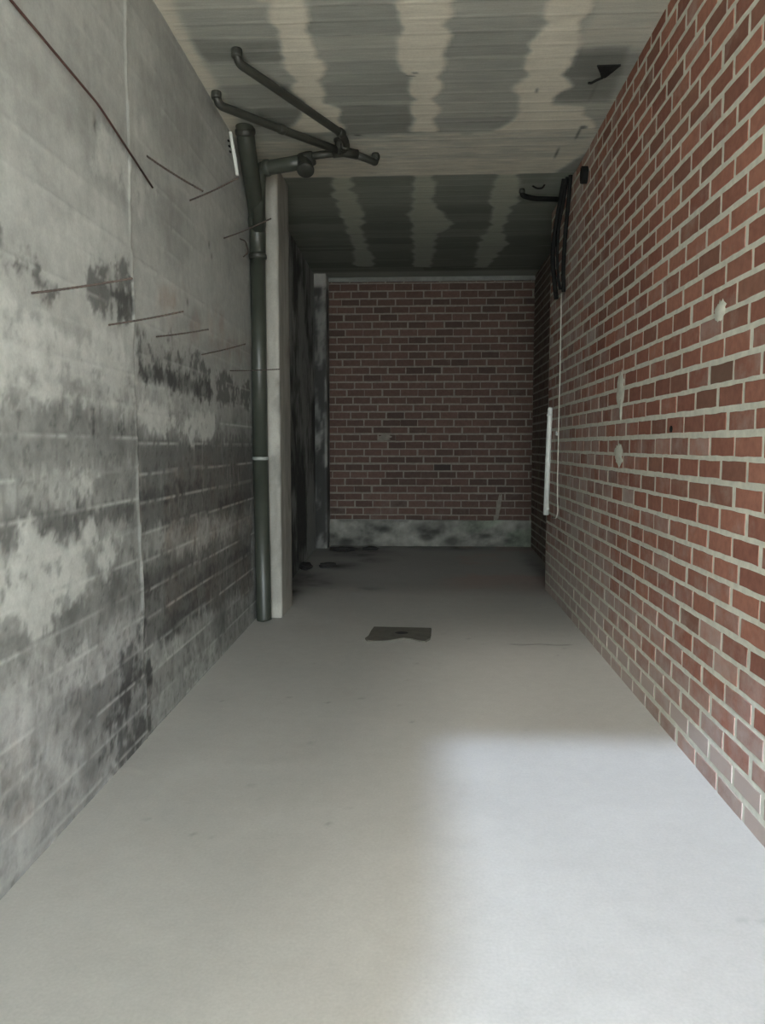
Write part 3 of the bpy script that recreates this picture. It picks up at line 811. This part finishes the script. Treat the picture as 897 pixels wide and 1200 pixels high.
hA = fillet([(1.225, 7.02, 3.825), (1.207, 7.10, 3.65), (1.185, 7.20, 3.45), (1.165, 7.22, 3.20), (1.185, 7.20, 2.98), (1.215, 7.26, 2.84)], .14, 8)
tag(tube('hanging_cable', hA, .022, MAT_RUBBER, None, 14), 'black cable hanging out farthest from the brick wall in a loop', 'cable', 'black cables under the ceiling')
hB = fillet([(1.262, 6.93, 3.825), (1.256, 6.97, 3.62), (1.250, 7.05, 3.40), (1.242, 7.09, 3.10), (1.250, 7.09, 2.87)], .14, 8)
tag(tube('hanging_cable', hB, .018, MAT_RUBBER, None, 14), 'black cable hanging straight down close to the brick wall', 'cable', 'black cables under the ceiling')
hC = fillet([(1.240, 6.972, 3.825), (1.230, 7.04, 3.64), (1.200, 7.12, 3.45), (1.192, 7.13, 3.20), (1.205, 7.11, 2.98), (1.228, 7.14, 2.90)], .14, 8)
tag(tube('hanging_cable', hC, .0135, MAT_RUBBER, None, 12), 'thin black cable between the hanging loop and the straight cable', 'cable', 'black cables under the ceiling')

st = empty('pipe_stub', (XR, 6.34, 3.625), 'black open pipe stub high on the brick wall beside the ceiling', 'pipe stub')
bm = bmesh.new()
n = 22
prof = [(-.05, .056), (.045, .058), (.050, .055), (.048, .046), (.0, .044)]
rings = []
for d, rr in prof:
    rings.append([bm.verts.new((XR - d, 6.34 + rr * math.cos(2 * PI * k / n), 3.625 + rr * 1.15 * math.sin(2 * PI * k / n))) for k in range(n)])
for i in range(len(rings) - 1):
    for k in range(n): bm.faces.new((rings[i][k], rings[i][(k + 1) % n], rings[i + 1][(k + 1) % n], rings[i + 1][k]))
bm.faces.new(rings[-1])
link_bm('stub_pipe', bm, MAT_RUBBER, st)

wd = empty('white_conduit', (1.252, 7.80, .80), 'white plastic conduit fixed upright near the end of the brick wall', 'conduit')
tube('conduit_tube', [(1.250, 7.835, .80), (1.253, 7.80, 1.30), (1.255, 7.77, 1.62), (1.257, 7.74, 1.86), (1.258, 7.735, 1.875)], .027, MAT_WHITE, wd, 20, [.029, .028, .026, .025, .018])
for z, y_ in ((.86, 7.832), (1.36, 7.796), (1.80, 7.747)):
    ring_collar('conduit_clip', (1.254, y_, z), (0, 0, 1), .0275, .02, MAT_WHITE, wd)
co = fillet([(1.268, 7.30, 2.90), (1.268, 7.29, 2.3), (1.268, 7.31, 1.6), (1.268, 7.31, 1.15), (1.266, 7.29, .98), (1.262, 7.22, .91), (1.262, 7.28, .82), (1.255, 7.50, .80)], .10, 6)
tag(tube('cord', co, .0062, MAT_CORD, None, 8), 'thin pale cord hanging down the brick wall beside the white conduit', 'cord')
bm = bmesh.new()
bmesh.ops.create_cube(bm, size=1)
for v in bm.verts: v.co = Vector((1.272 + v.co.x * .022, 7.42 + v.co.y * .05, 1.615 + v.co.z * .045))
bmesh.ops.bevel(bm, geom=bm.edges[:], offset=.006, segments=2, affect='EDGES')
tag(link_bm('cable_clip', bm, MAT_WHITE), 'small white clip on the brick wall beside the upper cord', 'clip')

# ================================================================ CEILING SCRAP
bm = bmesh.new()
tri = [(1.055, 4.986, -.002), (1.198, 4.983, -.002), (1.165, 5.02, -.018), (1.128, 5.075, -.030), (1.105, 5.085, -.030), (1.085, 5.04, -.016)]
lo = [bm.verts.new((a, b, H + c - .004)) for a, b, c in tri]
hi = [bm.verts.new((a, b, H + c + .006)) for a, b, c in tri]
bm.faces.new(lo); bm.faces.new(hi[::-1])
for k in range(6): bm.faces.new((lo[k], hi[k], hi[(k + 1) % 6], lo[(k + 1) % 6]))
sc_ = tag(link_bm('hanging_scrap', bm, MAT_RUBBER, smooth=False), 'dark triangular scrap stuck to the ceiling above the brick wall', 'scrap')
tube('dangling_strip', [(1.11, 5.08, H - .03), (1.085, 5.12, H - .025), (1.06, 5.17, H - .02), (1.05, 5.20, H - .006)], .007, MAT_RUBBER, sc_, 8)

# ================================================================ FLOOR: drain cover patch and rubble
bm = bmesh.new()
out = [(-.400, 6.235), (-.2, 6.228), (.077, 6.215), (.072, 6.0), (.062, 5.85), (.025, 5.775), (-.02, 5.790), (-.07, 5.845), (-.146, 5.872), (-.216, 5.815), (-.293, 5.768), (-.36, 5.762), (-.425, 5.772), (-.447, 5.845), (-.425, 5.93), (-.418, 6.08)]
lo = [bm.verts.new((a, b, -.002)) for a, b in out]
hi = [bm.verts.new((a * .985 - .003, 6.0 + (b - 6.0) * .975, .009)) for a, b in out]
N = len(out)
bm.faces.new(hi)
for k in range(N): bm.faces.new((lo[k], lo[(k + 1) % N], hi[(k + 1) % N], hi[k]))
pt = tag(link_bm('floor_cover', bm, MAT_PATCH, smooth=False), 'dark square cover set in the middle of the concrete floor, its front edge ragged', 'floor cover')
bm = bmesh.new()
bmesh.ops.create_uvsphere(bm, u_segments=14, v_segments=8, radius=1)
for v in bm.verts: v.co = Vector((-.165 + v.co.x * .055, 6.03 + v.co.y * .045, .008 + v.co.z * .006))
tag(link_bm('cover_lug', bm, MAT_SOIL, pt), 'darker lug in the cover')

def rubble(x, y, sx, sy, sz, mat, seed, label, name='rubble'):
    rnd = random.Random(seed)
    bm = bmesh.new()
    bmesh.ops.create_icosphere(bm, subdivisions=3, radius=1)
    ph = [rnd.uniform(0, 6) for _ in range(6)]
    for v in bm.verts:
        c = v.co.copy()
        k = 1 + .22 * math.sin(3.1 * c.x + ph[0]) * math.sin(2.7 * c.y + ph[1]) + .12 * math.sin(6.3 * c.z + ph[2] + 4 * c.x) + rnd.uniform(-.04, .04)
        v.co = Vector((x + c.x * sx * k, y + c.y * sy * k, ramp(y) + sz * .55 + max(c.z, -.7) * sz * k))
    return tag(link_bm(name, bm, mat, smooth=False), label, 'dirt clod', 'dirt clods in the far corner')
rubble(-1.40, 9.10, .07, .12, .05, MAT_SOIL, 1, 'black dirt clod against the foot of the mouldy left wall')
rubble(-1.15, 9.22, .11, .09, .035, MAT_SOIL, 2, 'flat black dirt clod lying free on the floor short of the pilaster')
rubble(-1.10, 10.42, .17, .10, .035, MAT_SOIL, 3, 'long black dirt clod at the foot of the pilaster')
rubble(-.72, 10.55, .12, .07, .025, MAT_SOIL, 4, 'low dark dirt clod in front of the far kerb, right of the pilaster')

# ================================================================ CAMERA
cam_d = bpy.data.cameras.new('camera')
cam = bpy.data.objects.new('camera', cam_d)
COL.objects.link(cam)
cam_d.sensor_fit = 'VERTICAL'
cam_d.sensor_height = 36.0
cam_d.sensor_width = 36.0 * 897 / 1200
cam_d.lens = 27.0
cam_d.clip_start = 0.05
cam.location = (0, 0, 1.5)
cam.rotation_euler = (math.radians(90 - 4.953), 0, math.radians(3.01))
SC.camera = cam

# ================================================================ LIGHT: overcast sky through the opening and weak low sun
wd_ = bpy.data.worlds.new('sky')
SC.world = wd_
wd_.use_nodes = True
bg = wd_.node_tree.nodes['Background']
bg.inputs['Color'].default_value = (0.85, 0.94, 0.97, 1)
bg.inputs['Strength'].default_value = SKY
# the overcast sky is brightest low over the horizon
wn = wd_.node_tree
g_ = wn.nodes.new('ShaderNodeTexCoord'); s_ = wn.nodes.new('ShaderNodeSeparateXYZ')
wn.links.new(g_.outputs['Generated'], s_.inputs[0])
m_ = wn.nodes.new('ShaderNodeMapRange')
m_.inputs[1].default_value, m_.inputs[2].default_value = 0.12, 0.62
m_.inputs[3].default_value, m_.inputs[4].default_value = 1.7 * SKY, 0.45 * SKY
wn.links.new(s_.outputs['Z'], m_.inputs[0]); wn.links.new(m_.outputs[0], bg.inputs['Strength'])
sun_d = bpy.data.lights.new('facade_reflection', 'SUN')
sun_d.energy = SUN
sun_d.angle = math.radians(1.8)
sun_d.color = (0.62, 0.75, 1.0)
sun = bpy.data.objects.new('facade_reflection', sun_d)
COL.objects.link(sun)
sun.location = (-3, -14, 8)
az, el = math.radians(11.0), math.radians(SUN_EL)
d = Vector((math.sin(az) * math.cos(el), math.cos(az) * math.cos(el), -math.sin(el)))
sun.rotation_euler = d.to_track_quat('-Z', 'Y').to_euler()
lo_d = bpy.data.lights.new('low_reflection', 'SUN')      # softer, lower light thrown back by the sunlit houses across the drive
lo_d.energy = LOWSUN
lo_d.angle = math.radians(5.0)
lo_d.color = (1.0, 0.95, 0.88)
lo = bpy.data.objects.new('low_reflection', lo_d)
COL.objects.link(lo)
lo.location = (-2, -14, 6)
a2, e2 = math.radians(8.0), math.radians(24.5)
lo.rotation_euler = Vector((math.sin(a2) * math.cos(e2), math.cos(a2) * math.cos(e2), -math.sin(e2))).to_track_quat('-Z', 'Y').to_euler()
hi_d = bpy.data.lights.new('added_high_sun', 'SUN')      # extra sun added so that bounce off the drive brightens the ceiling
hi_d.energy = HISUN
hi_d.angle = math.radians(0.6)
hi_d.color = (1.0, 0.95, 0.86)
hi = bpy.data.objects.new('added_high_sun', hi_d)
COL.objects.link(hi)
hi.location = (0, -10, 14)
el2 = math.radians(62)
hi.rotation_euler = Vector((0.05, math.cos(el2), -math.sin(el2))).to_track_quat('-Z', 'Y').to_euler()
po_d = bpy.data.lights.new('opening_portal', 'AREA')
po_d.shape = 'RECTANGLE'; po_d.size = 2.9; po_d.size_y = OPEN_Z
po_d.cycles.is_portal = True
po = bpy.data.objects.new('opening_portal', po_d)
COL.objects.link(po)
po.location = (-.05, YF - .02, OPEN_Z / 2)
po.rotation_euler = Vector((0, 1, 0)).to_track_quat('-Z', 'Z').to_euler()

SC.view_settings.view_transform = 'Standard'
SC.view_settings.look = 'None'
SC.view_settings.gamma = 1.0
SC.view_settings.use_curve_mapping = False
SC.view_settings.exposure = EXPO
SC.cycles.use_denoising = True
SC.cycles.max_bounces = 10
SC.cycles.diffuse_bounces = 7
SC.cycles.glossy_bounces = 3
